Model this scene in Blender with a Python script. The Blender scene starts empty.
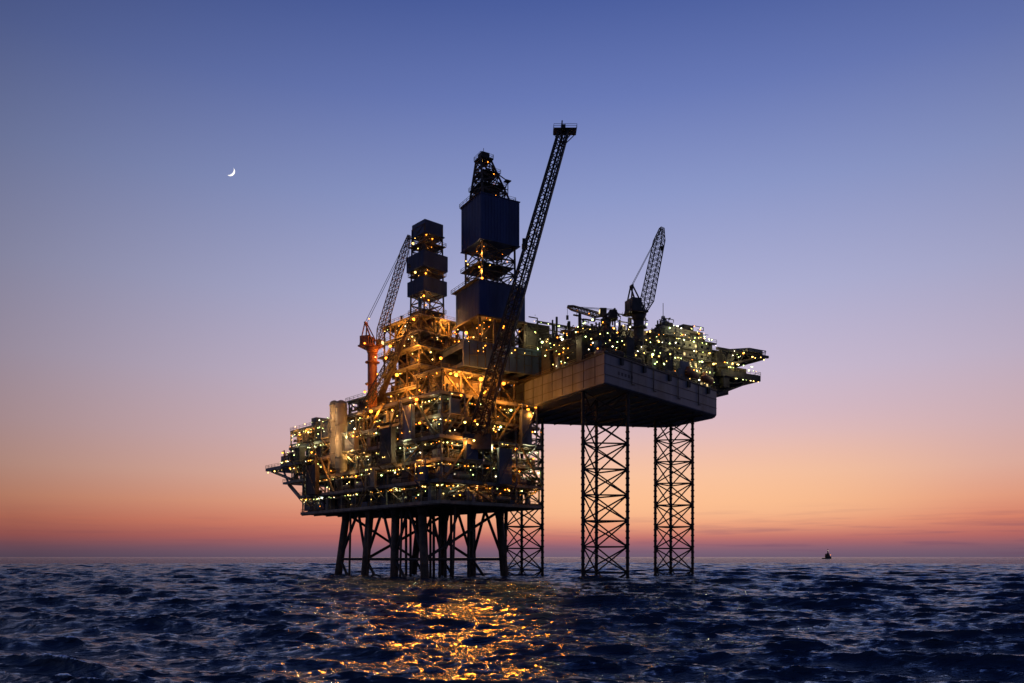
import bpy, math, random
import numpy as np
from mathutils import Vector, Matrix
random.seed(11); np.random.seed(7)
S = bpy.context.scene
COL = S.collection
S.view_settings.view_transform = 'Standard'; S.view_settings.look = 'None'; S.view_settings.exposure = 0
CAM = Vector((0, 0, 7.3)); F = 796.0
R = random.uniform

# ------------------------------------------------------------------ materials
def s2l(c): return [((x/255)/12.92 if x/255 <= .04045 else ((x/255+.055)/1.055)**2.4) for x in c]
def mat(name, c, rough=.6, metal=0.0, c2=None, scale=.35, streak=1.0):
    m = bpy.data.materials.new(name); m.use_nodes = True; nt = m.node_tree; b = nt.nodes['Principled BSDF']
    tc = nt.nodes.new('ShaderNodeTexCoord'); mp = nt.nodes.new('ShaderNodeMapping'); nz = nt.nodes.new('ShaderNodeTexNoise')
    mp.inputs['Scale'].default_value = (1, 1, 1/streak)
    nt.links.new(tc.outputs['Object'], mp.inputs[0]); nt.links.new(mp.outputs[0], nz.inputs['Vector'])
    nz.inputs['Scale'].default_value = scale; nz.inputs['Detail'].default_value = 8; nz.inputs['Roughness'].default_value = .65
    rp = nt.nodes.new('ShaderNodeValToRGB'); nt.links.new(nz.outputs[0], rp.inputs[0])
    if c2 is None: c2 = [x*.45 for x in c]
    rp.color_ramp.elements[0].position = .36; rp.color_ramp.elements[0].color = (*c2, 1)
    rp.color_ramp.elements[1].position = .6; rp.color_ramp.elements[1].color = (*c, 1)
    nt.links.new(rp.outputs[0], b.inputs['Base Color'])
    b.inputs['Roughness'].default_value = rough; b.inputs['Metallic'].default_value = metal
    return m
def emis(name, c, s):
    m = bpy.data.materials.new(name); m.use_nodes = True; nt = m.node_tree; b = nt.nodes['Principled BSDF']
    b.inputs['Base Color'].default_value = (.1, .1, .1, 1)
    b.inputs['Emission Color'].default_value = (*c, 1); b.inputs['Emission Strength'].default_value = s
    return m
M = dict(
 steel=mat('dark_steel', (.07,.062,.058), .6, .2, (.03,.024,.02)),
 rust=mat('brown_steel', (.12,.085,.058), .7, .1, (.05,.032,.02)),
 lattice=mat('lattice_steel', (.03,.026,.026), .6, .2),
 boom=mat('boom_steel', (.035,.032,.036), .5, .2),
 yellow=mat('ochre_steel', (.26,.18,.07), .6, .1, (.11,.07,.025)),
 edge=mat('deck_edge_paint', (.27,.24,.19), .6, 0, (.13,.11,.08)),
 grey=mat('grey_paint', (.24,.24,.26), .55, 0, (.11,.105,.10), .3, 4),
 hull=mat('hull_paint', (.165,.18,.22), .5, 0, (.09,.092,.105), .12, 5),
 bottom=mat('hull_bottom', (.06,.06,.068), .7, 0, (.03,.028,.03)),
 blue=mat('blue_cladding', (.025,.05,.17), .5, 0, (.015,.028,.10), .2, 5),
 bluegrey=mat('bluegrey_cladding', (.07,.10,.17), .5, 0, (.04,.055,.09), .2, 5),
 towerblue=mat('tower_cladding', (.04,.065,.15), .5, 0, (.025,.038,.085), .2, 5),
 orange=mat('orange_paint', (.42,.15,.05), .5, 0, (.20,.06,.02)),
 white=mat('cream_paint', (.30,.28,.235), .5, 0, (.17,.155,.12), .3, 3),
 tan=mat('tan_paint', (.42,.33,.21), .5, 0, (.25,.185,.11), .25, 4),
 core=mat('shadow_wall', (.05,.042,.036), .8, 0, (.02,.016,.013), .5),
 glass=mat('window_glass', (.02,.02,.025), .1),
 pipe=mat('pipe_metal', (.22,.20,.16), .4, .5),
 L0=emis('lamp_warm_yellow', (1,.60,.14), 8), L1=emis('lamp_pale_green', (.74,.95,.30), 8),
 L2=emis('lamp_orange', (1,.27,.02), 8), L3=emis('lamp_white', (1,.88,.6), 8),
 win=emis('lit_window', (1,.72,.32), 1.6),
)
# ------------------------------------------------------------------ mesh builder
class MB:
    def __init__(s): s.v = []; s.f = []; s.mi = []; s.cur = 0
    def _add(s, vs, fs):
        o = len(s.v); s.v += [tuple(p) for p in vs]; s.f += [tuple(i+o for i in f) for f in fs]; s.mi += [s.cur]*len(fs); return s
    def box(s, x0, y0, z0, x1, y1, z1):
        vs = [(x0,y0,z0),(x1,y0,z0),(x1,y1,z0),(x0,y1,z0),(x0,y0,z1),(x1,y0,z1),(x1,y1,z1),(x0,y1,z1)]
        return s._add(vs, [(3,2,1,0),(4,5,6,7),(0,1,5,4),(1,2,6,5),(2,3,7,6),(3,0,4,7)])
    def tube(s, p, q, r, n=8, r2=None, cap=True):
        p = Vector(p); q = Vector(q); d = q-p
        if d.length < 1e-6: return s
        d.normalize(); a = d.cross(Vector((0,0,1)))
        if a.length < .01: a = Vector((1,0,0))
        a.normalize(); b = d.cross(a); r2 = r if r2 is None else r2
        vs = []
        off = math.pi/4 if n == 4 else 0
        for c, rr in ((p, r), (q, r2)):
            for i in range(n):
                t = 2*math.pi*i/n+off; vs.append(c+(a*math.cos(t)+b*math.sin(t))*rr)
        fs = [(i, (i+1) % n, n+(i+1) % n, n+i) for i in range(n)]
        if cap: fs += [tuple(range(n))[::-1], tuple(range(n, 2*n))]
        return s._add(vs, fs)
    def bar(s, p, q, w): return s.tube(p, q, w*.707, 4)
    def path(s, pts, r, n=6):
        for i in range(len(pts)-1): s.tube(pts[i], pts[i+1], r, n)
        return s
    def vessel(s, p, q, r, n=14):
        p = Vector(p); q = Vector(q); d = (q-p).normalized()
        s.tube(p, q, r, n, cap=False)
        for c, sg in ((p, -1), (q, 1)):
            s.tube(c, c+d*sg*r*.35, r, n, r*.8, cap=False); s.tube(c+d*sg*r*.35, c+d*sg*r*.6, r*.8, n, r*.3)
        return s
    def prism(s, poly, z0, z1):
        n = len(poly); vs = [(x,y,z0) for x,y in poly]+[(x,y,z1) for x,y in poly]
        return s._add(vs, [tuple(range(n))[::-1], tuple(range(n,2*n))]+[(i,(i+1)%n,n+(i+1)%n,n+i) for i in range(n)])
    def sphere(s, c, r, nu=8, nv=5):
        c = Vector(c); vs = [c+Vector((0,0,r))]
        for j in range(1, nv):
            ph = math.pi*j/nv
            for i in range(nu):
                t = 2*math.pi*i/nu; vs.append(c+Vector((math.sin(ph)*math.cos(t), math.sin(ph)*math.sin(t), math.cos(ph)))*r)
        vs.append(c-Vector((0,0,r))); fs = [(0,1+i,1+(i+1)%nu) for i in range(nu)]
        for j in range(nv-2):
            for i in range(nu): fs.append((1+j*nu+i, 1+(j+1)*nu+i, 1+(j+1)*nu+(i+1)%nu, 1+j*nu+(i+1)%nu))
        L = len(vs)-1; k = 1+(nv-2)*nu
        fs += [(k+i, L, k+(i+1)%nu) for i in range(nu)]
        return s._add(vs, fs)
    def truss(s, P, Q, w0, w1, bays, rc, rb, e1=None, nch=4, chords=True, mode='x', brace=True):
        P = Vector(P); Q = Vector(Q); d = (Q-P).normalized()
        if e1 is None:
            e1 = d.cross(Vector((0,0,1)))
            if e1.length < .01: e1 = Vector((1,0,0))
        e1 = Vector(e1).normalized(); e2 = d.cross(e1)
        def ring(t):
            w = w0+(w1-w0)*t; c = P.lerp(Q, t)
            if nch == 4: return [c+e1*w/2*i+e2*w/2*j for i, j in ((-1,-1),(1,-1),(1,1),(-1,1))]
            return [c+e1*w*.5-e2*w*.2887, c-e1*w*.5-e2*w*.2887, c+e2*w*.5774]
        rs = [ring(i/bays) for i in range(bays+1)]
        if chords:
            for k in range(nch): s.tube(rs[0][k], rs[-1][k], rc, 6)
        if brace:
            for i in range(bays):
                for k in range(nch):
                    k2 = (k+1) % nch
                    s.tube(rs[i][k], rs[i][k2], rb, 5, cap=False)
                    if mode == 'x' or i % 2 == 0: s.tube(rs[i][k], rs[i+1][k2], rb, 5, cap=False)
                    if mode == 'x' or i % 2 == 1: s.tube(rs[i][k2], rs[i+1][k], rb, 5, cap=False)
            for k in range(nch): s.tube(rs[-1][k], rs[-1][(k+1)%nch], rb, 5, cap=False)
        return rs
    def build(s, name, m, parent=None, smooth=False, **pr):
        me = bpy.data.meshes.new(name); me.from_pydata(s.v, [], s.f)
        ms = m if isinstance(m, (list, tuple)) else [m]
        for x in ms: me.materials.append(M[x] if isinstance(x, str) else x)
        if len(ms) > 1: me.polygons.foreach_set('material_index', s.mi)
        if smooth: me.shade_smooth()
        me.update()
        o = bpy.data.objects.new(name, me); COL.objects.link(o)
        if parent is not None: o.parent = parent
        for k, v in pr.items(): o[k] = v
        return o
def thing(name, label, cat, loc=(0,0,0), rz=0, group=None):
    o = bpy.data.objects.new(name, None); COL.objects.link(o); o.location = loc; o.rotation_euler = (0,0,rz)
    o['label'] = label; o['category'] = cat
    if group: o['group'] = group
    return o

PN = Vector((-22.8, 251.7, 0)); PA = math.radians(41.35)
RA = Vector((30.0, 255.0, 0)); RAN = math.radians(30)
def W(o, a, p): c, s = math.cos(a), math.sin(a); return Vector((o.x+p[0]*c-p[1]*s, o.y+p[0]*s+p[1]*c, p[2]))
PW = lambda *p: W(PN, PA, p)
RW = lambda *p: W(RA, RAN, p)

# ------------------------------------------------------------------ lamps
lamp_mesh = {}
def lampmesh(k):
    if k not in lamp_mesh:
        m = MB(); m.sphere((0,0,0), 1.0, 8, 5); m.cur = 1
        m.tube((0,0,.55), (0,0,1.25), 1.25, 8, .5); m.tube((0,0,1.25), (0,0,2.0), .18, 5)
        me = bpy.data.meshes.new('lamp'); me.from_pydata(m.v, [], m.f)
        me.materials.append(M[k]); me.materials.append(M['steel']); me.polygons.foreach_set('material_index', m.mi); me.update()
        lamp_mesh[k] = me
    return lamp_mesh[k]
def place_lamps(root, lamps, limit=95):
    def size(l):
        p = root_matrix(root) @ Vector(l[:3]); return -l[3]/(p-CAM).length
    lamps = sorted(lamps, key=size)
    for l in lamps[:limit]:
        ob = bpy.data.objects.new('lamp', lampmesh(l[4])); COL.objects.link(ob); ob.parent = root
        ob.location = l[:3]; ob.scale = (l[3],)*3
    if len(lamps) > limit:
        ks = ['L0','L1','L2','L3']; m = MB()
        for l in lamps[limit:]: m.cur = ks.index(l[4]); m.sphere(l[:3], l[3], 6, 4)
        m.build('lamp', ks, root, kind='stuff')
def root_matrix(root): return Matrix.Translation(root.location) @ Matrix.Rotation(root.rotation_euler.z, 4, 'Z')
def key(pale=False): return random.choices(['L0','L1','L2','L3'], [4,5,1.5,1.5] if pale else [5,2,6,.7])[0]
def lr(): return random.choices([.08,.12,.16,.21,.28,.38], [5,6,5,2.4,1.0,.4])[0]

def railing(m, pts, z, h=1.2, closed=True, step=2.8):
    n = len(pts)
    for i in range(n if closed else n-1):
        p = Vector((*pts[i], z)); q = Vector((*pts[(i+1)%n], z)); d = q-p; k = max(1, int(d.length/step))
        for hh in (h*.5, h): m.bar(p+Vector((0,0,hh)), q+Vector((0,0,hh)), .09)
        for j in range(k): c = p+d*j/k; m.bar(c, c+Vector((0,0,h)), .1)
def pipework(P, t0, t1, hmax, count, dep, mm, parent):
    """one uncountable tangle of orthogonal pipes; P(t, depth, height) -> point"""
    m = MB()
    for _ in range(count):
        t = R(t0,t1); e = R(*dep); h = R(.4,hmax); pts = [P(t,e,h)]
        for _ in range(random.randint(2,4)):
            k = random.random()
            if k < .5: t = min(t1, max(t0, t+R(-5,5)))
            elif k < .85: h = min(hmax, max(.3, h+R(-3,3)))
            else: e = min(dep[1], max(dep[0], e+R(-1.5,1.5)))
            pts.append(P(t,e,h))
        m.path(pts, random.choice([.09,.13,.2,.3]), 6)
    return m.build('pipework', mm, parent, kind='stuff')

# ------------------------------------------------------------------ FIXED PLATFORM
plat = thing('production_platform', 'lamp-lit steel production platform with crowded decks on splayed tubular legs, left of the jack-up rig', 'oil platform', PN, PA)
lamps = []
LA = (5, 39); LBs = (17, 33, 50, 67)
def legpt(a, b, z):
    t = (25-z)/40; return Vector((a+(-1.6 if a < 20 else 0)*t, b+(b-36)*.26*t, z))
jacket = MB()
for zz in (6.5,):
    for a in LA:
        for i in range(3): jacket.tube(legpt(a, LBs[i], zz), legpt(a, LBs[i+1], zz), .5, 8)
    for b in LBs: jacket.tube(legpt(5, b, zz), legpt(39, b, zz), .5, 8)
for a in LA:
    for i in range(3):
        m_ = (LBs[i]+LBs[i+1])/2
        jacket.tube(legpt(a, LBs[i], 6.5), (legpt(a, m_, 24.5)), .55, 8); jacket.tube(legpt(a, LBs[i+1], 6.5), legpt(a, m_, 24.5), .55, 8)
        jacket.tube(legpt(a, LBs[i+1], 6.5), legpt(a, LBs[i], -12), .55, 8)
for i, b in enumerate(LBs):
    p, q = (5, 39) if i % 2 else (39, 5)
    jacket.tube(legpt(p, b, 24), legpt(q, b, 6.5), .55, 8)
jacket.build('jacket_bracing', 'steel', plat)
for a in LA:
    for b in LBs:
        m = MB(); m.tube(legpt(a, b, 25), legpt(a, b, -16), 1.45, 14); m.tube(legpt(a,b,25), legpt(a,b,21.5), 2.1, 14, 1.5); m.build('leg', 'rust', plat, True)
for (a, b) in ((12,20),(16,22),(20,24),(24,26),(28,21),(32,24),(14,40),(20,46),(27,43),(33,55)):
    MB().tube((a,b,25), (a,b,-14), .5, 8).build('conductor_pipe', 'steel', plat, True)
for (a, b) in ((8,2.5),(36,9),(1.5,45),(1.5,58),(3,26)):
    MB().tube((a,b,25), (a+1,b+3.5,-14), .42, 8).build('riser_pipe', 'rust', plat, True)

levels = [(25.3,0,44,0,95),(32,-1.0,44,-.8,95),(39,.6,44,.4,106),(46,-.8,44,-1.0,112),(53,1.2,44,1.0,108),(60,0,44,0,64)]
H = 6.7
for li, (z, a0, a1, b0, b1) in enumerate(levels):
    dk = MB(); dk.box(a0, b0, z-.35, a1, b1, z)
    for a in np.arange(a0+.3, a1, 5.45): dk.box(a-.2, b0+.1, z-1.3, a+.2, b1-.1, z-.36)
    for b in np.arange(b0+.25, b1, 6.0): dk.box(a0+.12, b-.18, z-1.15, a1-.12, b+.18, z-.37)
    d = dk.build('deck', 'rust', plat)
    m = MB(); zz0, zz1 = z-.9, z+.12
    m.box(a0-.2,b0-.2,zz0,a1+.2,b0-.004,zz1); m.box(a0-.2,b0,zz0,a0-.004,b1,zz1); m.box(a1+.004,b0,zz0,a1+.2,b1,zz1); m.box(a0-.2,b1+.004,zz0,a1+.2,b1+.2,zz1)
    m.build('edge_girder', 'edge', d)
    rl = MB(); railing(rl, [(a0,b0),(a1,b0),(a1,b1),(a0,b1)], z); rl.build('railing', 'yellow', d)
    if li == 5: continue
    b = b0+4+R(0,3)
    while b < b1-6:
        L = R(5,14); ai = R(1.8,11); ao = R(2.5,9)
        if random.random() < .9:
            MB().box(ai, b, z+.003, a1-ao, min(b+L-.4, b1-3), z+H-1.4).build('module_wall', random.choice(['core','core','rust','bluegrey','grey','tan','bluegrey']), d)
        b += L
    nb = int(round((b1-b0)/11)); na = 4
    for i in range(nb+1):
        bb = b0+.5+(b1-b0-1)*i/nb
        for aa in (max(a0,0)+.5, a1-.5): MB().tube((aa,bb,z), (aa,bb,z+H-.4), .32, 8).build('column', 'edge', d)
        if i < nb and random.random() < .5:
            bn = b0+.5+(b1-b0-1)*(i+1)/nb
            p, q = ((a0+.5,bb,z), (a0+.5,bn,z+H-1)) if random.random() < .5 else ((a0+.5,bn,z), (a0+.5,bb,z+H-1))
            MB().tube(p, q, .28, 6).build('brace', 'yellow' if random.random() < .5 else 'rust', d)
    for i in range(1, na):
        aa = a0+.5+(a1-a0-1)*i/na
        for bb in (max(b0,0)+.5, b1-.5): MB().tube((aa,bb,z), (aa,bb,z+H-.4), .32, 8).build('column', 'edge', d)
    for i in range(na):
        if random.random() < .6:
            p = a0+.5+(a1-a0-1)*i/na; q = a0+.5+(a1-a0-1)*(i+1)/na
            if random.random() < .5: p, q = q, p
            MB().tube((p,b0+.5,z), (q,b0+.5,z+H-1), .28, 6).build('brace', 'yellow' if random.random() < .5 else 'rust', d)
    for face, L0_, L1_ in (('b', a0, a1), ('a', b0, b1)):
        def P(t, dep, h):  return (t, b0+dep, z+h) if face == 'b' else (a0+dep, t, z+h)
        t = L0_+1.5
        while t < L1_-3:
            k = random.random(); w = R(1.2,6)
            if k < .2:
                r = R(.7,1.6); MB().vessel(P(t+r,R(2,3.3),r+.4), P(min(t+w+3,L1_-1.5),R(2,3.3),r+.4), r).build('pressure_vessel', random.choice(['grey','pipe','tan']), d, True); w += 3
            elif k < .36:
                r = R(.5,1.2); MB().vessel(P(t+r,R(1.2,3),.8), P(t+r,R(1.2,3),R(3.5,5)), r).build('upright_vessel', random.choice(['grey','pipe','tan']), d, True); w = 2*r+.8
            elif k < .7:
                m = MB(); h = R(1.5,5.4); p = P(t,R(.2,2.6),.003); q = P(t+w,R(3.3,4.5),h)
                m.box(min(p[0],q[0]),min(p[1],q[1]),p[2],max(p[0],q[0]),max(p[1],q[1]),q[2])
                m.build('equipment_box', random.choice(['core','rust','steel','steel','tan','bluegrey','bluegrey','grey']), d)
            elif k < .86:
                for j in range(random.randint(1,2)):
                    x = t+R(0,w); e = R(.5,2.4); MB().tube(P(x,e,0), P(x,e,H-.4), R(.15,.34), 8).build('standing_pipe', random.choice(['pipe','yellow','steel']), d)
            t += w+R(.1,1.2)
        m = MB()
        for j in range(4):
            e = .9+j*.75; hh = H-1.9-R(0,.5); s0 = L0_+R(0,8); s1 = L1_-R(0,12)
            m.tube(P(s0,e,hh), P(s1,e,hh), R(.14,.34), 7)
        m.build('pipe_run', 'pipe', d)
        pipework(P, L0_+.5, L1_-.5, H-1.4, int((L1_-L0_)*.6), (.6,3), random.choice(['rust','steel']), d)
        t = L0_+R(.5,2)
        while t < L1_:
            for _ in range(random.randint(2,8)):
                pale = (face == 'a' and t > 45) or random.random() < .25
                if t < L1_: lamps.append((*P(t, R(-.3,1.2), H-1.75+R(-.25,.15)), lr(), key(pale)))
                t += R(.7,2.8)
            t += random.choice([0,2,5,8])
        for _ in range(int((L1_-L0_)/5)):
            t = R(L0_,L1_); lamps.append((*P(t, R(-.2,2.5), R(1.2,H-2)), lr(), key((face == 'a' and t > 45) or random.random() < .25)))
    for i in range(7): lamps.append((a1+.1, R(b0,b1), z+4.5, .14, key()))
for (b0, b1, z0, z1, dep) in ((22,31,39,53,4.0),(34,40,32,39,3.2),(46,55,46,53,4),(76,86,32,46,3.6),(11,18,46,60,3.4),(88,96,46,53,4.2),(3,9,32,39,3.6),(67,73,53,60,3)):
    m = MB(); m.box(-dep, b0, z0-.3, -1.24, b1, z0); m.box(-dep, b0, z1-.7, -1.24, b1, z1-.45)
    for b in (b0+.2, b1-.2): m.bar((-dep+.2,b,z0), (-dep+.2,b,z1-.7), .35); m.bar((-dep+.2,b,z0-.3), (1,b,z0-4), .35)
    m.bar((-dep+.2,b0+.2,z0), (-dep+.2,b1-.2,z1-.7), .25)
    m.box(-dep+.7, b0+R(.5,2), z0+.01, -1.3, b1-R(.5,3), z1-R(1.2,3)); m.build('side_bay', random.choice(['tan','rust','bluegrey','grey']), plat)
    for _ in range(4): lamps.append((-dep-.1, R(b0,b1), random.choice([z1-1.2,z0+2]), lr(), key(b0 > 40)))
for (a0, a1, z0, z1, dep) in ((8,15,39,46,3.6),(22,30,32,46,3.2),(32,39,46,60,3.4),(2,8,53,60,3)):
    m = MB(); m.box(a0, -dep, z0-.3, a1, -1.24, z0); m.box(a0, -dep, z1-.7, a1, -1.24, z1-.45)
    for a in (a0+.2, a1-.2): m.bar((a,-dep+.2,z0), (a,-dep+.2,z1-.7), .35); m.bar((a,-dep+.2,z0-.3), (a,1,z0-4), .35)
    m.bar((a0+.2,-dep+.2,z0), (a1-.2,-dep+.2,z1-.7), .25)
    m.box(a0+.6, -dep+.5, z0+.01, a1-2, -1.3, z1-2.4); m.build('side_bay', random.choice(['rust','grey','bluegrey','tan']), plat)
    for _ in range(3): lamps.append((R(a0,a1), -dep-.1, z1-1.2, lr(), key()))
for (b0, z0, b1, z1) in ((1,46,12,59),(31,46,21,59.5),(44,39,55,52.5),(40,53,31,60),(66,32,76,45.5)):
    MB().tube((-1.3,b0,z0), (-1.3,b1,z1), .42, 8).build('diagonal_brace', 'yellow', plat)
for (a0, z0, a1, z1) in ((1,46,12,59.5),(22,46,12,59.5),(23,46,33,59.5),(43,32,33,45.5),(1,32,11,45.5)):
    MB().tube((a0,-1.4,z0), (a1,-1.4,z1), .42, 8).build('diagonal_brace', 'yellow', plat)
for (aa, bb, ax) in ((-2.2, 43.5, 1), (-2.2, 80, 1), (18.5, -2.2, 0)):
    m = MB()
    for i in range(5):
        z0 = 25.3+i*6.8; s = 1 if i % 2 else -1
        for o2 in (-.6, .6):
            if ax: m.bar((aa+o2, bb-2.4*s, z0), (aa+o2, bb+2.4*s, z0+6.8), .28)
            else: m.bar((aa-2.4*s, bb+o2, z0), (aa+2.4*s, bb+o2, z0+6.8), .28)
        for k in range(12):
            f = (k+.5)/12; c = (2*f-1)*2.4*s
            if ax: m.box(aa-.6, bb+c-.15, z0+6.8*f, aa+.6, bb+c+.15, z0+6.8*f+.06)
            else: m.box(aa+c-.15, bb-.6, z0+6.8*f, aa+c+.15, bb+.6, z0+6.8*f+.06)
    m.build('stair_tower', 'yellow', plat)
for (a, b, r, z0, z1) in ((-1.9,59,2.2,40,64),(-1.6,64.6,1.8,42,65),(3,71,1.5,60,65)):
    m = MB(); m.vessel((a,b,z0), (a,b,z1), r, 18)
    for z in np.arange(z0+4, z1, 6): m.tube((a,b,z), (a,b,z+.35), r+.25, 18)
    m.build('tall_column_vessel', 'tan', plat, True)
m = MB(); m.box(1, 112.25, 45.0, 28, 131, 46.3)
for a in (3, 14, 25):
    m.tube((a,129,45.0), (a,106.4,39.2), .6, 6); m.tube((a,112,38.0), (a,95.3,28), .8, 6); m.tube((a,118,45), (a,112,38), .5, 6)
m.box(1,106.25,38.1,28,114,39.0); m.box(4,113.5,46.32,22,122,51)
bal = m.build('landing_balcony', 'grey', plat)
m = MB(); railing(m, [(1,112.3),(1,131),(28,131),(28,112.3)], 46.3, closed=False); railing(m, [(1,106.3),(1,114),(28,114)], 39, closed=False); m.build('railing', 'yellow', bal)
for i in range(22): lamps.append((R(.2,2), R(96,129), random.choice([44.4,47.5])+R(-.2,.2), lr(), key(True)))
m = MB(); m.box(1, 66, 59.2, 40, 107, 60)
for b in (67,80,93,106): m.box(1, b-.2, 58.4, 40, b+.2, 59.19)
m.box(6,74,60.02,30,86,62.5); m.box(10,95,60.02,28,104,61.8); m.box(3,88,60.02,9,92,63.5)
uw = m.build('upper_deck', 'edge', plat)
m = MB(); railing(m, [(1,66),(1,107),(40,107),(40,66)], 60, closed=False); m.build('railing', 'yellow', uw)
for i in range(22): lamps.append((.6, R(66,107), random.choice([58.2,61])+R(-.1,.1), lr(), key(True)))
m = MB(); m.box(1, 78, 26, 12, 94.4, 31); m.build('corner_module', 'bluegrey', plat)
m = MB(); m.tube((3,96.9,31),(3,96.9,37),1.4,10); m.tube((3,96.9,31),(3,92,26),1.4,10); m.build('vent_duct','tan',plat,True)

def open_module(name, a0, a1, b0, b1, zs, na, nb, walls, colr='rust', nl=12, lk=None):
    base = MB(); z0, z1 = zs[0], zs[-1]
    cols = []
    for i in range(na+1):
        for j in range(nb+1):
            if 0 < i < na and 0 < j < nb: continue
            cols.append((a0+(a1-a0)*i/na, b0+(b1-b0)*j/nb))
    base.box(a0, b0, z0+.01, a1, b1, z0+.25)
    root = base.build(name, colr, plat)
    for a, b in cols: MB().tube((a,b,z0+.26), (a,b,z1-.42), .36, 6).build('column', colr, root)
    for k, z in enumerate(zs[1:]):
        o = R(-.5,2.2) if k < len(zs)-2 else 0
        m = MB(); m.box(a0-1-o, b0-1-o, z-.4, a1+1, b1+1, z)
        for a in np.arange(a0, a1, 4): m.box(a-.15, b0-.9, z-1.1, a+.15, b1+.9, z-.41)
        m.build('deck', 'edge', root)
        m = MB(); railing(m, [(a0-1-o,b0-1-o),(a1+1,b0-1-o),(a1+1,b1+1),(a0-1-o,b1+1)], z); m.build('railing', 'yellow', root)
    for k in range(len(zs)-1):
        za, zb = zs[k]+.26, zs[k+1]-.4
        for i in range(na):
            p = a0+(a1-a0)*i/na; q = a0+(a1-a0)*(i+1)/na
            if random.random() < .5: p, q = q, p
            MB().tube((p,b0,za), (q,b0,zb), .26, 6).build('brace', 'yellow', root)
        for j in range(nb):
            p = b0+(b1-b0)*j/nb; q = b0+(b1-b0)*(j+1)/nb
            if random.random() < .5: p, q = q, p
            MB().tube((a0,p,za), (a0,q,zb), .26, 6).build('brace', 'yellow', root)
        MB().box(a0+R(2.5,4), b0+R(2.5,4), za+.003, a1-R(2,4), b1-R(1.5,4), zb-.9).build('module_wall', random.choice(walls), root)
        pipework(lambda t,e,h: (t,b0+e-.6,za+h), a0, a1, zb-za-.5, 12, (.3,3), 'steel', root)
        pipework(lambda t,e,h: (a0+e-.6,t,za+h), b0, b1, zb-za-.5, 14, (.3,3), 'rust', root)
        for t in range(7):
            if random.random() < .5:
                r = R(.4,1.0); a = R(a0+1.5,a1-1.5); MB().vessel((a,b0+1.2,za+.9), (a,b0+1.2,za+R(2.5,4.5)), r).build('upright_vessel', random.choice(['grey','pipe','steel']), root, True)
            else:
                b = R(b0+1,b1-3); MB().box(a0+.5, b, za+.004, a0+R(1.5,2.4), b+R(1.5,3), za+R(1.5,4)).build('equipment_box', random.choice(['steel','steel','tan','bluegrey']), root)
        for t in range(nl):
            kk = lk or random.choices(['L0','L1','L2','L3'], [4,2,6,1])[0]
            hz = zb-1.0+R(-.3,.2) if t % 3 else za+R(1,3)
            if random.random() < .5: lamps.append((R(a0,a1), b0-R(-.8,.9), hz, lr(), kk))
            else: lamps.append((a0-R(-.8,.9), R(b0,b1), hz, lr(), kk))
    return root
open_module('drilling_module', 6, 25, 20, 42, [60,66,73,79,84.5,90], 3, 3, ['core','rust','bluegrey','steel'], nl=12)
open_module('wellhead_module', 3, 34, 3, 17, [60,68.2], 4, 2, ['rust'], nl=20, lk='L2')
open_module('compression_module', 2, 20, 44, 60, [60,65.5], 3, 2, ['tan'], nl=11)
open_module('pump_module', 27, 42, 22, 40, [60,68,75], 2, 2, ['core','grey'], nl=7)
for (a,b,z,r) in ((-.4,24,69,.6),(-.2,31,76,.5),(8,2,66.5,.6),(18,1.6,66.5,.7),(28,1.6,66.5,.6),(-2,10,58.4,.5),(-2,38,58.4,.6),(14,18.6,76,.5),(22,18.6,83,.5),(4.6,36,82,.5),(-2,50,51,.5),(12,-2.5,51.5,.5),(30,-2.5,44,.5),(5,22,88.5,.45),(36,-2,58,.5)):
    lamps.append((a,b,z,r,'L2'))
m = MB()
for i in range(5): m.tube((5-i*.1,44+i*.9,61), (3,22+i*.5,84), .3, 6)
m.build('sloping_pipe_rack', 'rust', plat)
m = MB(); m.truss((-1,44,60.5), (-1,24,76), 2.2, 2.2, 9, .2, .1); m.build('sloping_gangway', 'steel', plat)
for (a,b,z0,z1,r) in ((9,24,90,97,.6),(12,40,90,95,.5),(24,40,90,98,.45),(6,52,65,71,.8),(10,56,65,70,.6),(16,50,65,72,.4),(38,30,75,81,.6),(4,35,84,93,.3),(7,68,60,65,.5),(12,72,60,64,.5)):
    MB().tube((a,b,z0), (a,b,z1), r, 10).build('vent_stack', random.choice(['pipe','grey','rust']), plat, True)
place_lamps(plat, lamps, limit=98)

# ------------------------------------------------------------------ second tower on the platform
t2 = thing('drilling_tower', 'square lattice tower wrapped by three stacked grey-blue cladding boxes, left of the blue derrick', 'tower', PW(17, 31, 90), PA)
m = MB(); m.truss((0,0,0), (0,0,35), 8.6, 7.6, 9, .34, .17, (1,0,0)); m.build('lattice_mast', 'rust', t2)
for (z0, z1, w) in ((10.9, 16.0, 10.2), (19.5, 25, 10.6)):
    m = MB(); m.box(-w/2,-w/2,z0,w/2,w/2,z1)
    for i in range(9): x = -w/2+w*(i+.5)/9; m.box(x-.08,-w/2-.1,z0+.1,x+.08,-w/2+.02,z1-.1); m.box(-w/2-.1,x-.08,z0+.1,-w/2+.02,x+.08,z1-.1)
    m.build('cladding_box', 'towerblue', t2)
m = MB(); m.box(-3.8,-4.0,32.2,4.2,4.0,36.6); m.box(-4.2,-4.4,31.8,4.6,4.4,32.18); m.build('crown_housing', 'towerblue', t2)
for z in (4.5, 17.8, 28.4):
    m = MB(); m.box(-4.9,-4.9,z,4.9,4.9,z+.15); railing(m, [(-4.9,-4.9),(4.9,-4.9),(4.9,4.9),(-4.9,4.9)], z+.15); m.build('walkway', 'yellow', t2)
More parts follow.
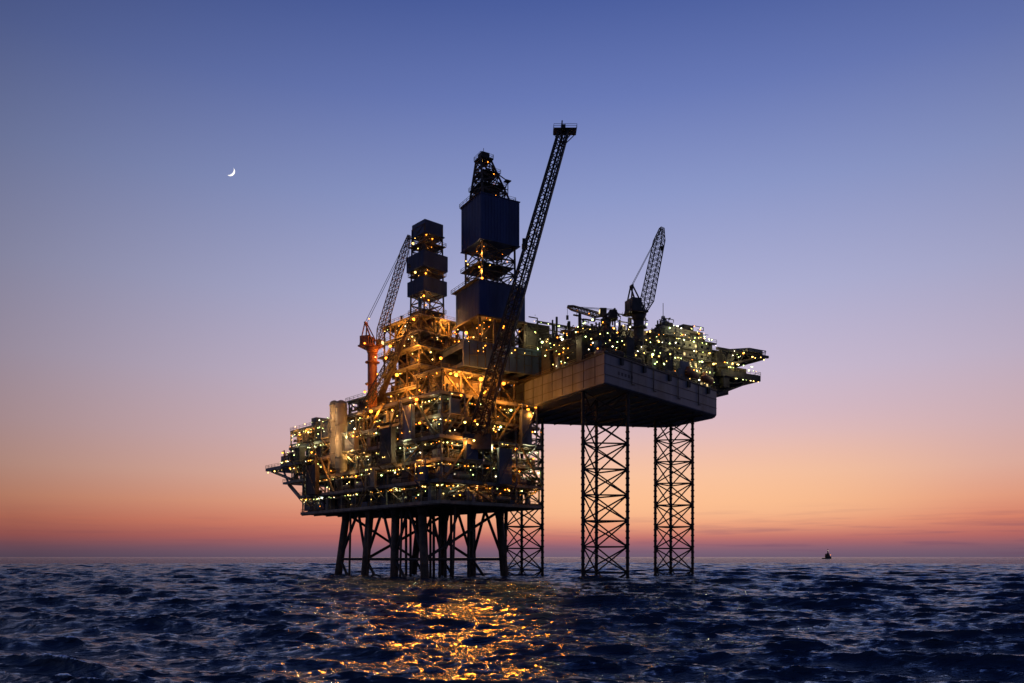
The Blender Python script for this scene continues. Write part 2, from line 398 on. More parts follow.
place_lamps(t2, [(R(-4,0),-4.6,z,lr(),'L2') for z in (3,6,8,17.2,18.6,27,30.8)]+[(-4.6,R(-4,4),z,lr(),random.choice(['L0','L2'])) for z in (2,6,9,17,18.8,26.8,29.5,31)]+[(-4.8,-4.8,9,.36,'L2'),(-1,-4.6,30,.25,'L2')])

# ------------------------------------------------------------------ JACK-UP RIG
rig = thing('jack_up_rig', 'jack-up drilling rig with slab hull on three lattice legs, right of the platform', 'oil rig', RA, RAN)
LEG = [(-.6,1.0),(51.6,26.6),(1,53.2)]
HZ0, HZ1 = 59.5, 68.6
E0 = Vector((-10,-13,0)); E1 = Vector((59,11,0))
hp = [(-10,-13),(59,11),(62,15),(62,38),(59,42),(-10,66)]
m = MB(); m.prism(hp, HZ0, HZ1); hull = m.build('hull', 'hull', rig)
bev = hull.modifiers.new('b', 'BEVEL'); bev.width = .35; bev.segments = 2
def inset(poly, d):
    cx = sum(p[0] for p in poly)/len(poly); cy = sum(p[1] for p in poly)/len(poly)
    return [(cx+(x-cx)*(1-d), cy+(y-cy)*(1-d)) for x, y in poly]
m = MB(); m.prism(inset(hp,.03), HZ0-.25, HZ0-.01)
for x in np.arange(-2, 56, 6):
    y0 = -13+(x+8)*.36+2.5; m.box(x-.12, y0, HZ0-.75, x+.12, 53-y0, HZ0-.26)
m.build('bottom_plating', 'bottom', hull)
m = MB()
for i in range(6):
    p, q = Vector((*hp[i],0)), Vector((*hp[(i+1)%6],0))
    m.bar(p+Vector((0,0,HZ1+.12)), q+Vector((0,0,HZ1+.12)), .5)
m.build('gunwale', 'steel', hull)
m = MB(); railing(m, inset(hp,.005), HZ1+.3); m.build('railing', 'yellow', hull)
m = MB()
d = (E1-E0).normalized(); n = Vector((d.y,-d.x,0)); ELEN = (E1-E0).length
for k in range(5):
    p = E0+d*(7+k*1.9)+n*.03; q = p+d*1.1
    m._add([(p.x,p.y,63.2),(q.x,q.y,63.2),(q.x,q.y,64.2),(p.x,p.y,64.2)], [(0,1,2,3)])
m.build('hull_marking', 'bottom', hull)
# plate seams and rubbing strips, a few centimetres proud
m = MB()
for z in (62.2, 65.4): m.bar(E0+n*.05+Vector((0,0,z)), E1+n*.05+Vector((0,0,z)), .14); m.bar((-10.05,-12.8,z), (-10.05,65.8,z), .14)
for y in np.arange(-8, 64, 6): m.bar((-10.05,y,HZ0+.4), (-10.05,y,HZ1-.3), .12)
m.build('hull_seam', 'steel', hull)
for t in (.12,.3,.52,.7,.9):
    c = E0+d*(ELEN*t)+n*.35; m = MB(); m.box(c.x-.5,c.y-.5,HZ1-2.2,c.x+.5,c.y+.3,HZ1-.2); m.build('fairlead','steel',hull)
for t in (.2,.38,.6,.8):
    c = E0+d*(ELEN*t)+n*.3; MB().path([(c.x,c.y,HZ1),(c.x,c.y,HZ0+2),(c.x+1.5,c.y+.55,HZ0+2)], .16).build('overboard_pipe','steel',hull)
for li, (x, y) in enumerate(LEG):
    ang = -RAN + (0.12, -.1, .06)[li]
    e1 = Vector((math.cos(ang), math.sin(ang), 0)); wd = (14.4,13.8,13.8)[li]
    P0 = Vector((x, y, -14)); Q0 = Vector((x, y, 76))
    m = MB(); rs = m.truss(P0, Q0, wd, wd, 11, .55, .26, e1, nch=3, chords=False)
    lg = m.build('leg', 'lattice', rig)
    for k in range(3):
        c = MB(); c.tube(rs[0][k], rs[-1][k], .52, 10)
        for z in np.arange(-10, 75, 2.1): c.tube((rs[0][k].x, rs[0][k].y, z), (rs[0][k].x, rs[0][k].y, z+.5), .68, 8)
        c.build('chord', 'lattice', lg)
    m = MB()
    for k in range(3):
        c = rs[0][k]; m.box(c.x-1.5, c.y-1.5, HZ1+.02, c.x+1.5, c.y+1.5, HZ1+7.5); m.box(c.x-1.7, c.y-1.7, HZ1+7.52, c.x+1.7, c.y+1.7, HZ1+8)
        n2 = rs[0][(k+1)%3]
        for z in (HZ1+1, HZ1+7.7): m.bar((c.x,c.y,z), (n2.x,n2.y,z), .7)
    m.build('jack_house', 'steel', rig)
acc = MB(); acc.box(36, 15, HZ1+.02, 60, 40, 87); acc.box(38.5, 17, 87.02, 58, 38, 91.5); aco = acc.build('accommodation_block', 'white', rig)
for i, z in enumerate((71.5, 74.9, 78.3, 81.7, 85.2)):
    for j, x in enumerate(np.arange(37.5, 59.5, 2.9)):
        m = MB(); m.box(x, 14.9, z-.5, x+1.1, 15.05, z+.5); m.build('window', 'win' if random.random() < .4 else 'glass', aco)
    for j, y in enumerate(np.arange(16.5, 39, 3.2)):
        m = MB(); m.box(35.9, y, z-.5, 36.05, y+1.1, z+.5); m.build('window', 'win' if random.random() < .4 else 'glass', aco)
for z in (73.4, 76.7, 80.2, 83.6, 87.1):
    m = MB(); m.box(34.6, 13.3, z-.45, 61.3, 14.88, z); m.box(34.5, 14.89, z-.45, 35.88, 40, z); railing(m, [(61.3,13.3),(34.5,13.3),(34.5,40)], z, closed=False)
    m.build('walkway', 'steel', aco)
m = MB()
for x in (38,45,52,59): m.bar((x,13.7,HZ1), (x,13.7,87), .35)
m.box(38,12.6,76,42,14.8,79); m.box(55,12.4,74,59,14.8,77.5); m.box(47,12.8,69,50,14.8,72.5)
m.build('side_frame', 'steel', aco)
pipework(lambda t,e,h: (t,15-e,HZ1+h), 36, 60, 20, 16, (.15,1.2), 'steel', aco)
pipework(lambda t,e,h: (t,24-e,87.2+h), 37, 60, 7, 34, (.15,8), 'steel', aco)
m = MB(); m.truss((48,28,91.5), (48,28,99), 1.6, .8, 5, .14, .09, (1,0,0)); m.tube((48,28,99), (48,28,104), .12, 6)
for z in (94.5, 97.5): m.bar((46,28,z), (50,28,z), .2)
m.build('radio_mast', 'lattice', aco)
for (x,y,r) in ((43,21,1.3),(54,23,1.0)): MB().sphere((x,y,92.4+r), r, 12, 8).build('radome', 'white', aco, True)
for (x,y,z,dx,dy,dz) in ((41,19,91.5,4,5,2.2),(50,19,91.5,5,4,2.6),(36.2,16,87.1,2.2,6,3.0),(58.2,18,87.1,1.6,8,2.6)):
    MB().box(x,y,z+.02,x+dx,y+dy,z+dz).build('rooftop_unit', 'steel', aco)
# helideck
hd = MB(); n = 8; C = (78.5, 20)
oct_ = [(C[0]+10.3*math.cos(2*math.pi*(i+.5)/n), C[1]+10.3*math.sin(2*math.pi*(i+.5)/n)) for i in range(n)]
hd.prism(oct_, 85.4, 86.4)
hdo = hd.build('helideck', 'grey', rig)
m = MB()
for i in range(n):
    p = Vector((*oct_[i], 85.6)); q = Vector((*oct_[(i+1)%n], 85.6)); c = Vector((*C, 85.6)); o1 = c+(p-c)*1.12; o2 = c+(q-c)*1.12
    m.bar(o1+Vector((0,0,.5)), o2+Vector((0,0,.5)), .2); m.bar(p, o1+Vector((0,0,.5)), .2)
    for t in (.2,.4,.6,.8): m.bar(p.lerp(q,t), o1.lerp(o2,t)+Vector((0,0,.5)), .12)
m.build('safety_net', 'lattice', hdo)
m = MB()
for y in (12, 16, 20, 24, 28):
    m.bar((60,y,78), (85,y,84.8), .7); m.bar((60,y,84.8), (87,y,84.8), .9)
    for x in (66,72,78): m.bar((x,y,78+(x-60)*.27), (x-4,y,84.8), .4); m.bar((x,y,78+(x-60)*.27), (x+2,y,84.8), .4)
for x in (62,68,74,80,85): m.bar((x,12,84), (x,28,84), .7)
m.box(61,13,79,70,26,84)
m.build('helideck_truss', 'steel', hdo)
m = MB(); m.box(62.1, 12, 75.0, 83, 28, 77.2)
for y in (14, 20, 27): m.bar((61.8,y,68), (80,y,75), .7); m.bar((61.8,y,72), (80,y,75), .5)
for x in (66,71,76,80): m.bar((x,13.5,74.7), (x,27.5,74.7), .7)
bp = m.build('bow_platform', 'steel', rig)
m = MB(); railing(m, [(63.2,12),(83,12),(83,28),(63.2,28)], 77.2); m.build('railing', 'yellow', bp)
for (x0,x1,zz) in ((64,72,78.9),(73,79,80)):
    MB().box(x0,15.5,77.22,x1,25,zz).build('bow_deckhouse', 'steel', bp)
m = MB(); m.box(61.5,15,69,69,27,74.9); m.box(64,12.5,71,67,15,74.9); m.build('bow_fairing', 'steel', rig)
# cantilever
m = MB()
for y in (28, 45): m.box(-37, y-.6, 70, 36, y+.6, 78)
for x in np.arange(-36.5, 36, 6): m.box(x-.3, 28.62, 76, x+.3, 44.38, 77.9); m.box(x-.3, 28.62, 70.1, x+.3, 44.38, 71.4)
m.box(-37, 27.2, 78.02, 36, 45.8, 78.5)
can = m.build('cantilever', 'bluegrey', rig)
m = MB()
for x in np.arange(-35, 30, 3): m.box(x-.12, 27.2, 70.2, x+.12, 27.38, 77.8)
m.build('stiffener', 'steel', can)
pipework(lambda t,e,h: (t,27.2-e,70+h), -36, 10, 8, 16, (.05,.6), 'steel', can)
m = MB(); railing(m, [(-37,27.2),(36,27.2),(36,45.8),(-37,45.8)], 78.5); m.build('railing', 'yellow', can)
m = MB()
for k in range(9): m.tube((-9,30.2+k*1.6,85.4+(k%2)*.5), (22,30.2+k*1.6,85.4+(k%2)*.5), .5, 8)
m.build('drill_pipe', 'pipe', can)
m = MB()
for x in (-8,-1,6,13,20):
    for y in (28.6,44.4): m.bar((x,y,78.5), (x,y,88.5), .5)
    m.box(x-.3, 28, 84, x+.3, 45, 84.7)
m.box(-8,27.9,88.5,20,28.9,89); m.box(-8,27.9,82,20,28.5,82.5)
m.build('pipe_rack', 'steel', can)
pipework(lambda t,e,h: (t,28.6-e,78.6+h), -12, 34, 12, 50, (-1,1.2), 'steel', can)
for (x0,x1,y0,y1,z0,z1,mm) in ((-12.5,-3,28.5,34,78.52,88,'core'),(-2,5,29,33.5,78.52,83.6,'steel'),(8,14,29,33,78.52,83.5,'rust'),(16,26,29,36,78.52,91,'steel'),(27,35,29,44,78.52,90,'steel')):
    MB().box(x0,y0,z0,x1,y1,z1).build('deckhouse', mm, can)
rl = []
for (x0,y0,x1,y1,h,mm) in ((12,5,17,9,6,'steel'),(20,6,26,11,9,'rust'),(28,9,34,14,12,'steel'),(-7,12,-1,20,10,'rust'),(-8,21,-2,26,13,'steel'),(8,16,18,25,17,'rust'),(20,14,32,26,18,'core'),(0,12,7,24,16,'steel'),(5,50,20,55,8,'grey')):
    MB().box(x0,y0,HZ1+.02,x1,y1,HZ1+h).build('deckhouse', mm, rig)
for (x,y,h,r) in ((12,18,90,.6),(15,20,92,.5),(24,18,92,.7),(28,20,91,.5),(31,24,96,.35),(22,24,94,.3),(-4,15,86,.5),(-3,24,90,.4),(4,20,91,.45),(18,16,90,.4),(-6,22,88,.3),(1,16,89,.5)):
    MB().tube((x,y,HZ1), (x,y,h), r, 9).build('exhaust_stack', 'steel', rig, True)
for i in range(46):
    if i < 28: p = E0+(E1-E0)*R(.02,.66); x, y = p.x, p.y+R(1.5,4)
    else: x = R(-9,-6); y = R(-9,26)
    k = random.random()
    if k < .45: MB().box(x,y,HZ1+.02,x+R(1.5,5),y+R(1.5,2.5),HZ1+R(1.6,7)).build('deck_box', random.choice(['steel','rust','steel','grey','bluegrey']), rig)
    elif k < .65: MB().vessel((x,y,HZ1+1.3),(x+R(3,5),y+.3,HZ1+1.3),R(.7,1.4)).build('deck_tank', random.choice(['grey','pipe','rust']), rig, True)
    else: m = MB(); h = R(4,13); m.bar((x,y,HZ1),(x,y,HZ1+h),.25); m.bar((x-1.2,y,HZ1+h),(x+1.2,y,HZ1+h),.2); m.bar((x,y,HZ1+h*.6),(x+1.2,y,HZ1+h),.15); m.build('lamp_post','steel',rig); rl.append((x+1,y-.2,HZ1+h-.4,.2,key(True)))
sl = (E1.y-E0.y)/(E1.x-E0.x)
pipework(lambda t,e,h: (t,E0.y+(t-E0.x)*sl+e,HZ1+h), -8, 36, 11, 80, (1,6), 'steel', rig)
pipework(lambda t,e,h: (-9.3+e,t,HZ1+h), -11, 27, 14, 70, (.3,4), 'steel', rig)
pipework(lambda t,e,h: (t,11.6+e,HZ1+h), -2, 35, 23, 120, (.2,4), 'steel', rig)
for zz in (74,79,84):
    m = MB(); m.box(7, 13, zz-.3, 34, 27, zz); railing(m, [(7,13),(34,13),(34,27),(7,27)], zz)
    m.build('machinery_deck', 'steel', rig)
    for i in range(6):
        x = 7.5+i*4.3+R(0,2); MB().box(x,13.3,zz+.02,x+R(1.5,3.5),15.5,zz+R(1.4,3.8)).build('equipment_box', random.choice(['rust','tan','steel','steel']), rig)
for x in (7.3,16,25,33.7): MB().bar((x,13.3,HZ1), (x,13.3,87), .4).build('column', 'steel', rig)
for i in range(50): p = E0+(E1-E0)*R(0,1); rl.append((p.x+R(-1,0), p.y+R(.5,2), HZ1+R(1.2,7), lr(), key(True)))
for i in range(70): rl.append((R(-2,34), 11.1, random.choice([73,78,83,86])+R(-.8,.8), lr(), key(True)))
for i in range(40): rl.append((-9.6, R(-10,26), HZ1+R(1.5,12), lr(), key(random.random() < .6)))
for i in range(60): rl.append((R(-12,34), 26.8, random.choice([80,82,84.2,88.3])+R(-.5,.5), lr(), key(True)))
for i in range(12): rl.append((R(-36,-12), 26.5, R(75,80), lr(), random.choice(['L2','L0'])))
for i in range(60): rl.append((R(35,61), 13.2, random.choice([72.6,75.8,79.4,82.8,86.3,88])+R(-.3,.1), lr(), key(True)))
for i in range(24): rl.append((34.2, R(14,38), random.choice([72.6,79.4,86.3]), lr(), key(True)))
for i in range(28): rl.append((R(63,82), 11.8, random.choice([74.6,78.5,80]), lr(), key(True)))
for i in range(14): rl.append((C[0]+R(-11,6), R(10,13), R(83,85), lr(), key(True)))
for i in range(22): rl.append((R(38,60), 15.2, 88+R(0,5), lr(), key(True)))
place_lamps(rig, rl, limit=98)

# ------------------------------------------------------------------ derrick
DC = RW(-22.6, 36, 78.5)
der = thing('drilling_derrick', 'tallest lattice drilling derrick with two dark blue clad boxes and a tapering crown', 'derrick', DC, RAN)
m = MB()
for x in (-8.6,-3,3,8.6):
    for y in (-8.6,8.6): m.bar((x,y,.02), (x,y,8.5), .8)
for s in (-8.6, 8.6):
    for i in (-8.6,-3,3): m.tube((i,s,.3), (i+5.8,s,8), .25, 6); m.tube((s,i,.3), (s,i+5.8,8), .25, 6)
m.box(-9.6,-9.6,8.2,9.6,9.6,8.8); m.build('substructure', 'rust', der)
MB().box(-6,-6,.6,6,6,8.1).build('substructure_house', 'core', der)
def clad(z0, z1, w, name, mm='blue'):
    m = MB(); h = w/2; m.box(-h,-h,z0,h,h,z1); k = int(w/1.1)
    for i in range(k):
        x = -h+w*(i+.5)/k
        for s in (-1, 1):
            y = s*h; m.box(x-.08, min(y,y+s*.1), z0+.15, x+.08, max(y,y+s*.1), z1-.15); m.box(min(y,y+s*.1), x-.08, z0+.15, max(y,y+s*.1), x+.08, z1-.15)
    for z in (z0-.25, z1-.02): m.box(-h-.25,-h-.25,z,h+.25,h+.25,z+.26)
    m.build(name, mm, der)
clad(9.1, 20.2, 17.6, 'drill_floor_cladding')
clad(35, 50, 14.8, 'mast_cladding')
for (p, q, w0, w1, nb_, rc, rb) in (((0,0,20.3),(0,0,35),12.6,12.4,3,.42,.22), ((-.3,0,50.1),(-2.0,1.2,65.5),10.6,3.8,5,.4,.22), ((0,0,21),(0,0,34),6,6,4,.22,.12)):
    m = MB(); m.truss(p, q, w0, w1, nb_, rc, rb, (1,0,0)); m.build('lattice_mast', 'rust', der)
m = MB(); m.box(-4.4,-1.4,65.5,.6,3.6,66); m.box(-3.4,-.4,66.02,-.4,2.6,68.0); m.tube((-1.9,1.2,68),(-1.9,1.2,70),.1,5); railing(m, [(-4.4,-1.4),(.6,-1.4),(.6,3.6),(-4.4,3.6)], 66); m.build('crown_block', 'lattice', der)
m = MB(); m.bar((4.5,-4.5,50.1),(4.8,-4.0,58),.3); m.bar((4.8,-4,58),(.5,-1,62),.3); m.bar((4.8,-4,58),(4.6,4,50.1),.25); m.bar((4.8,-4,55),(1,-3,56),.25); m.box(3.6,-5,57.8,5.6,-3,58.1); m.build('service_gantry', 'lattice', der)
for z, h in ((20.6,9.4),(27.5,6.9),(50.3,7.2),(55.5,4.8),(60.5,3.4)):
    m = MB(); m.box(-h-.8,-h+.5,z,h-.8,h+.5,z+.15); railing(m, [(-h-.8,-h+.5),(h-.8,-h+.5),(h-.8,h+.5),(-h-.8,h+.5)], z+.15); m.build('walkway', 'lattice', der)
dl = []
for z in (21.5, 24, 26, 29, 31, 33):
    dl.append((R(-6,6), -6.5, z+R(-1,1), lr(), random.choice(['L2','L0','L2']))); dl.append((-6.5, R(-6,6), z+R(-1,1), lr(), random.choice(['L2','L0'])))
for z in (52, 56, 60, 64): dl.append((R(-3,3), -4.6+(z-50)*.2, z, .16, 'L2')); dl.append((-4.6+(z-50)*.12, R(-2,2), z+1, .14, 'L0'))
for _ in range(10): dl.append((R(-9,9), -9.4, R(2,8), lr(), 'L2')); dl.append((-9.4, R(-9,9), R(2,8), lr(), random.choice(['L2','L0'])))
dl += [(0,-9.2,6,.5,'L2'),(-9.2,0,5,.5,'L2'),(-6.6,-6.6,22,.4,'L2')]
place_lamps(der, dl)

# ------------------------------------------------------------------ flare boom
fb0 = Vector((-11.2, 258, 47)); fb1 = Vector((16.6, 257, 144.6))
fb = thing('flare_boom', 'long dark lattice boom leaning right across the blue derrick, small platform on top', 'boom', fb0)
m = MB(); d = fb1-fb0; m.truss((0,0,0), d, 5.0, 3.0, 26, .34, .16, mode='x'); m.build('lattice', 'boom', fb)
m = MB(); m.tube((0,0,1), d, .35, 8); m.tube(Vector((.8,.3,1)), d+Vector((.8,.3,0)), .22, 8); m.build('flare_pipe', 'boom', fb)
m = MB(); c = d; m.box(c.x-3.2, c.y-2.2, c.z, c.x+4.2, c.y+2.2, c.z+.2); railing(m, [(c.x-3.2,c.y-2.2),(c.x+4.2,c.y-2.2),(c.x+4.2,c.y+2.2),(c.x-3.2,c.y+2.2)], c.z+.2)
for dx in (-2.8,3.8):
    for dy in (-1.8,1.8): m.bar((c.x+dx,c.y+dy,c.z), (c.x-.4,c.y+dy*.5,c.z-4.5), .25)
m.box(c.x-.8,c.y-.8,c.z+.2,c.x+.6,c.y+.8,c.z+2)
m.build('tip_platform', 'lattice', fb)
MB().tube(c+Vector((-.5,0,2)), c+Vector((-.4,0,3.6)), .22, 8).build('flare_tip', 'steel', fb)
m = MB(); c = d*.62; m.box(c.x-2.9,c.y-2,c.z,c.x-1,c.y+2,c.z+.3); m.box(c.x-2.7,c.y-1.2,c.z+.31,c.x-1.2,c.y+1,c.z+2.4); m.build('side_platform', 'lattice', fb)
m = MB(); m.box(-4.5,-2,-5,4.5,4.5,0); m.tube((-3,3.5,0),(4,2,22),.35,6); m.build('boom_seat', 'steel', fb)

# ------------------------------------------------------------------ cranes
def crane(label, base, ph, pr, tip, w, col, boomcol='lattice', house=(5,6,3.4), aft=9, hook=None, pedcol=None):
    base = Vector(base); tip = Vector(tip)-base
    t = thing('pedestal_crane', label, 'crane', base)
    m = MB(); m.tube((0,0,0), (0,0,ph), pr, 16); m.tube((0,0,ph-2.2), (0,0,ph), pr, 16, pr*1.5); m.tube((0,0,ph*.4), (0,0,ph*.4+.3), pr+.9, 16); m.tube((0,0,ph*.75), (0,0,ph*.75+.3), pr+.9, 16); m.build('pedestal', pedcol or col, t, True)
    hdg = Vector((tip.x, tip.y, 0)).normalized(); sd = Vector((-hdg.y, hdg.x, 0))
    def ob(m_, c, l, wd, h):
        vs = [c+hdg*i*l/2+sd*j*wd/2+Vector((0,0,k*h)) for k in (0,1) for i,j in ((-1,-1),(1,-1),(1,1),(-1,1))]
        m_._add(vs, [(3,2,1,0),(4,5,6,7),(0,1,5,4),(1,2,6,5),(2,3,7,6),(3,0,4,7)])
    m = MB(); ob(m, Vector((0,0,ph+.02))-hdg*1.2, house[0]+1, house[1], .5); ob(m, Vector((0,0,ph+.54))-hdg*2, house[0]*.7, house[1]*.8, house[2]); m.build('machinery_house', col, t)
    m = MB(); ob(m, Vector((0,0,ph+.54))+hdg*1.6+sd*house[1]*.42, 2.2, 2, 2.6); cb = m.build('operator_cab', col, t)
    m = MB(); ob(m, Vector((0,0,ph+1.5))+hdg*2.74+sd*house[1]*.42, .06, 1.7, 1.2); m.build('cab_window', 'win', cb)
    hinge = Vector((0,0,ph+1.2))+hdg*2.2
    m = MB(); L = (tip-hinge); bays = max(8, int(L.length/2.6))
    m.truss(hinge, hinge+L*.12, w*.35, w, 2, .16, .07, sd); m.truss(hinge+L*.12, hinge+L*.85, w, w*.85, bays, .16, .08, sd); m.truss(hinge+L*.85, tip, w*.85, w*.35, 3, .14, .08, sd)
    m.build('boom', boomcol, t)
    at = Vector((0,0,ph+aft))-hdg*2.6
    m = MB()
    for s in (-1,1): m.bar(Vector((0,0,ph+.5))+hdg*1.5+sd*s*2, at+sd*s*.7, .4); m.bar(Vector((0,0,ph+.5))-hdg*4+sd*s*2, at+sd*s*.7, .4)
    m.bar(at+sd*.9, at-sd*.9, .6); m.build('a_frame', col, t)
    for s in (-1,1): MB().tube(at+sd*s*.6, tip+sd*s*.4, .09, 5).build('pendant_line', 'lattice', t)
    hl = hook or 10
    m = MB(); m.tube(tip, tip-Vector((0,0,hl)), .07, 5); m.box(tip.x-.4,tip.y-.3,tip.z-hl-1.4,tip.x+.4,tip.y+.3,tip.z-hl); m.build('hook_block', 'steel', t)
    return t
c1 = crane('orange pedestal crane at the left of the platform, lattice boom raised to the right', PW(1,42,60), 22, 1.7, (-36,279,120), 2.4, 'orange', 'rust')
place_lamps(c1, [(-2.4,-2,23,.3,'L2'),(2.2,-2.5,12,.25,'L2'),(-2.5,-1,6,.4,'L2'),(1.5,-2.4,18,.2,'L0'),(-1,-1,32,.2,'L2')])
c2 = crane('dark pedestal crane with steeply raised lattice boom on the middle of the jack-up rig', RW(12.5,-1.2,HZ1), 18, 1.7, (49.5,263,116), 3.3, 'steel', house=(5,6.5,4), hook=6)
place_lamps(c2, [(-2.4,-2.6,19,.22,'L0'),(2.2,-2.6,14,.2,'L1')])
c3 = crane('small pedestal crane with low level boom pointing left, near end of the jack-up rig', RW(7.5,9.5,HZ1), 18.3, 1.2, (18.5,266,91), 1.6, 'rust', 'rust', house=(3.5,4,2.4), aft=3.4, hook=3, pedcol='steel')
place_lamps(c3, [(-1.6,-1.6,17,.3,'L2'),(-6,-1,20,.2,'L2'),(2,-2,15,.26,'L2'),(-10,-1,21,.2,'L2')])

# ------------------------------------------------------------------ lifeboats
def lifeboat(label, p):
    t = thing('lifeboat', label, 'lifeboat', RW(*p), RAN+.33, 'orange lifeboats on the jack-up rig')
    m = MB(); secs = [(-4.2,.2,.9),(-3.6,1.0,.3),(-2,1.45,0),(1.5,1.45,0),(3.4,.9,.35),(4.3,.15,1.1)]; n = 12; vs = []
    for x, r, zz in secs:
        for i in range(n):
            a = 2*math.pi*i/n; vs.append((x, r*math.cos(a), 1.5+zz*.3+(1.5-zz*.4)*math.sin(a)*(.95 if r > .5 else .3)))
    fs = [(j*n+i, j*n+(i+1)%n, (j+1)*n+(i+1)%n, (j+1)*n+i) for j in range(5) for i in range(n)]+[tuple(range(n)), tuple(range(5*n,6*n))[::-1]]
    m._add(vs, fs); m.build('hull', 'orange', t, True)
    m = MB(); m.box(-2.9,-.6,2.6,-1.6,.6,3.7); m.build('wheelhouse', 'orange', t)
    for x in (-2.6,2.4):
        m = MB(); m.bar((x,3.2,5.6),(x,0,6.2),.3); m.bar((x,3.2,0),(x,3.2,5.6),.35); m.tube((x,0,6.2),(x,0,3),.06,5); m.build('davit', 'white', t)
lifeboat('orange lifeboat nearer the crane on the jack-up rig, hung beside the accommodation', (41, 4.6, 70))
lifeboat('orange lifeboat nearer the helideck on the jack-up rig, hung beside the accommodation', (52, 8.4, 70))

# ------------------------------------------------------------------ supply ship
sp = thing('supply_ship', 'small dark support ship far off on the horizon at the right', 'ship', (1187, 3000, 0), math.radians(28)); sp.scale = (1.0,1.0,1.15)
m = MB(); secs = [(-22,5,3.5),(-10,6,3.4),(6,6,4.2),(17,4,6),(24,.3,8)]; vs = []
for x, w, h in secs: vs += [(x,-w*.7,-1),(x,-w,h),(x,w,h),(x,w*.7,-1)]
fs = [(j*4+i, j*4+(i+1)%4, (j+1)*4+(i+1)%4, (j+1)*4+i) for j in range(4) for i in range(4)]+[(3,2,1,0),(16,17,18,19)]
m._add(vs, fs); m.build('hull', 'steel', sp)
m = MB(); m.box(-5,-5,3.8,13,5,10.5); m.box(0,-4.2,10.52,10,4.2,15.5); m.box(2,-3.6,15.52,8,3.6,19); m.build('superstructure', 'steel', sp)
MB().box(-8,-2,4,-5.5,2,17).build('funnel', 'orange', sp)
m = MB(); m.truss((5,0,19),(5,0,32),2.6,1,6,.5,.25); m.bar((5,-3,26),(5,3,26),.5); m.build('mast', 'steel', sp)
place_lamps(sp, [(12,-5.4,13,.7,'L2'),(5,-1,27,.5,'L3')])

# ------------------------------------------------------------------ moon
D = 30000; ms = 4.6/F*D
mp_ = Vector(((230-512)/F*D, D, 7.3+(557-171)/F*D))
m = MB(); N = 24
for dep in (0,40):
    o_, i_ = [], []
    for k in range(N+1):
        a = -math.pi/2+math.pi*k/N
        o_.append((math.cos(a)*ms, dep, math.sin(a)*ms)); i_.append((math.cos(a)*ms*.70, dep, math.sin(a)*ms))
    m._add(o_+i_, [(k, k+1, N+2+k, N+1+k) for k in range(N)])
mo = m.build('moon', emis('moonlight', (1,.93,.85), 1.5)); mo.location = mp_; mo.rotation_euler = (0, math.radians(42), 0)
mo['label'] = 'thin white crescent moon in the upper left sky'; mo['category'] = 'moon'

# ------------------------------------------------------------------ SEA
r1 = [.5,3,8,14,20]; r = 26
while r < 950: r1.append(r); r *= 1.0032
while r < 60000: r1.append(r); r *= 1.045
r1 = np.array(r1); th = np.concatenate([np.linspace(-math.radians(38), math.radians(38), 1250), np.linspace(math.radians(38), 2*math.pi-math.radians(38), 102)[1:-1]])
nr, nt_ = len(r1), len(th)
RR, TT = np.meshgrid(r1, th, indexing='ij'); X = RR*np.sin(TT); Y = RR*np.cos(TT); Z = np.zeros_like(X)
dr = np.gradient(r1)[:,None]; dth = np.where(np.abs(th) < math.radians(38.2), .0011, .05)[None,:]
sp_ = np.maximum(dr, RR*dth)
ox = np.zeros_like(X); oy = np.zeros_like(X)
rng = np.random.RandomState(8)
NW = 110
for i in range(NW):
    lam = .6*(34/.6)**((i+rng.rand())/NW); k = 2*math.pi/lam
    ang = math.radians(252)+rng.normal()*math.radians(17 if lam > 3 else 30); dx, dy = math.cos(ang), math.sin(ang)
    am = (.050 if lam < 10 else .038 if lam < 18 else .024)/k
    fade = np.clip((lam/sp_-1.8)/2.2, 0, 1)*am
    ph = k*(X*dx+Y*dy)+rng.rand()*6.283
    c = np.cos(ph); s = np.sin(ph)
    Z += fade*c; ox -= fade*dx*s*1.5; oy -= fade*dy*s*1.5
X = X+ox; Y = Y+oy
co = np.stack([X,Y,Z], -1).reshape(-1,3).astype(np.float32)
ii, jj = np.meshgrid(np.arange(nr-1), np.arange(nt_), indexing='ij'); j2 = (jj+1) % nt_
q = np.stack([ii*nt_+jj, ii*nt_+j2, (ii+1)*nt_+j2, (ii+1)*nt_+jj], -1).reshape(-1,4)[:, ::-1]
me = bpy.data.meshes.new('sea'); me.vertices.add(len(co)); me.vertices.foreach_set('co', co.ravel())
me.loops.add(q.size); me.loops.foreach_set('vertex_index', q.ravel().astype(np.int32))
me.polygons.add(len(q)); me.polygons.foreach_set('loop_start', np.arange(0, q.size, 4, dtype=np.int32))
me.update(calc_edges=True); me.validate(); me.shade_smooth()
sea = bpy.data.objects.new('sea', me); COL.objects.link(sea); sea['kind'] = 'structure'
if me.polygons[0].normal.z < 0: me.flip_normals()
wm = bpy.data.materials.new('sea_water'); wm.use_nodes = True; nt = wm.node_tree; nt.nodes.clear()
wo = nt.nodes.new('ShaderNodeOutputMaterial'); mixs = nt.nodes.new('ShaderNodeMixShader'); gls = nt.nodes.new('ShaderNodeBsdfGlossy'); dif = nt.nodes.new('ShaderNodeBsdfDiffuse'); fr = nt.nodes.new('ShaderNodeFresnel')
fr.inputs['IOR'].default_value = 1.40; gls.inputs['Color'].default_value = (.74,.86,1,1); gls.inputs['Roughness'].default_value = .08; dif.inputs['Color'].default_value = (.012,.028,.055,1)
nt.links.new(fr.outputs[0], mixs.inputs[0]); nt.links.new(dif.outputs[0], mixs.inputs[1]); nt.links.new(gls.outputs[0], mixs.inputs[2]); nt.links.new(mixs.outputs[0], wo.inputs[0])
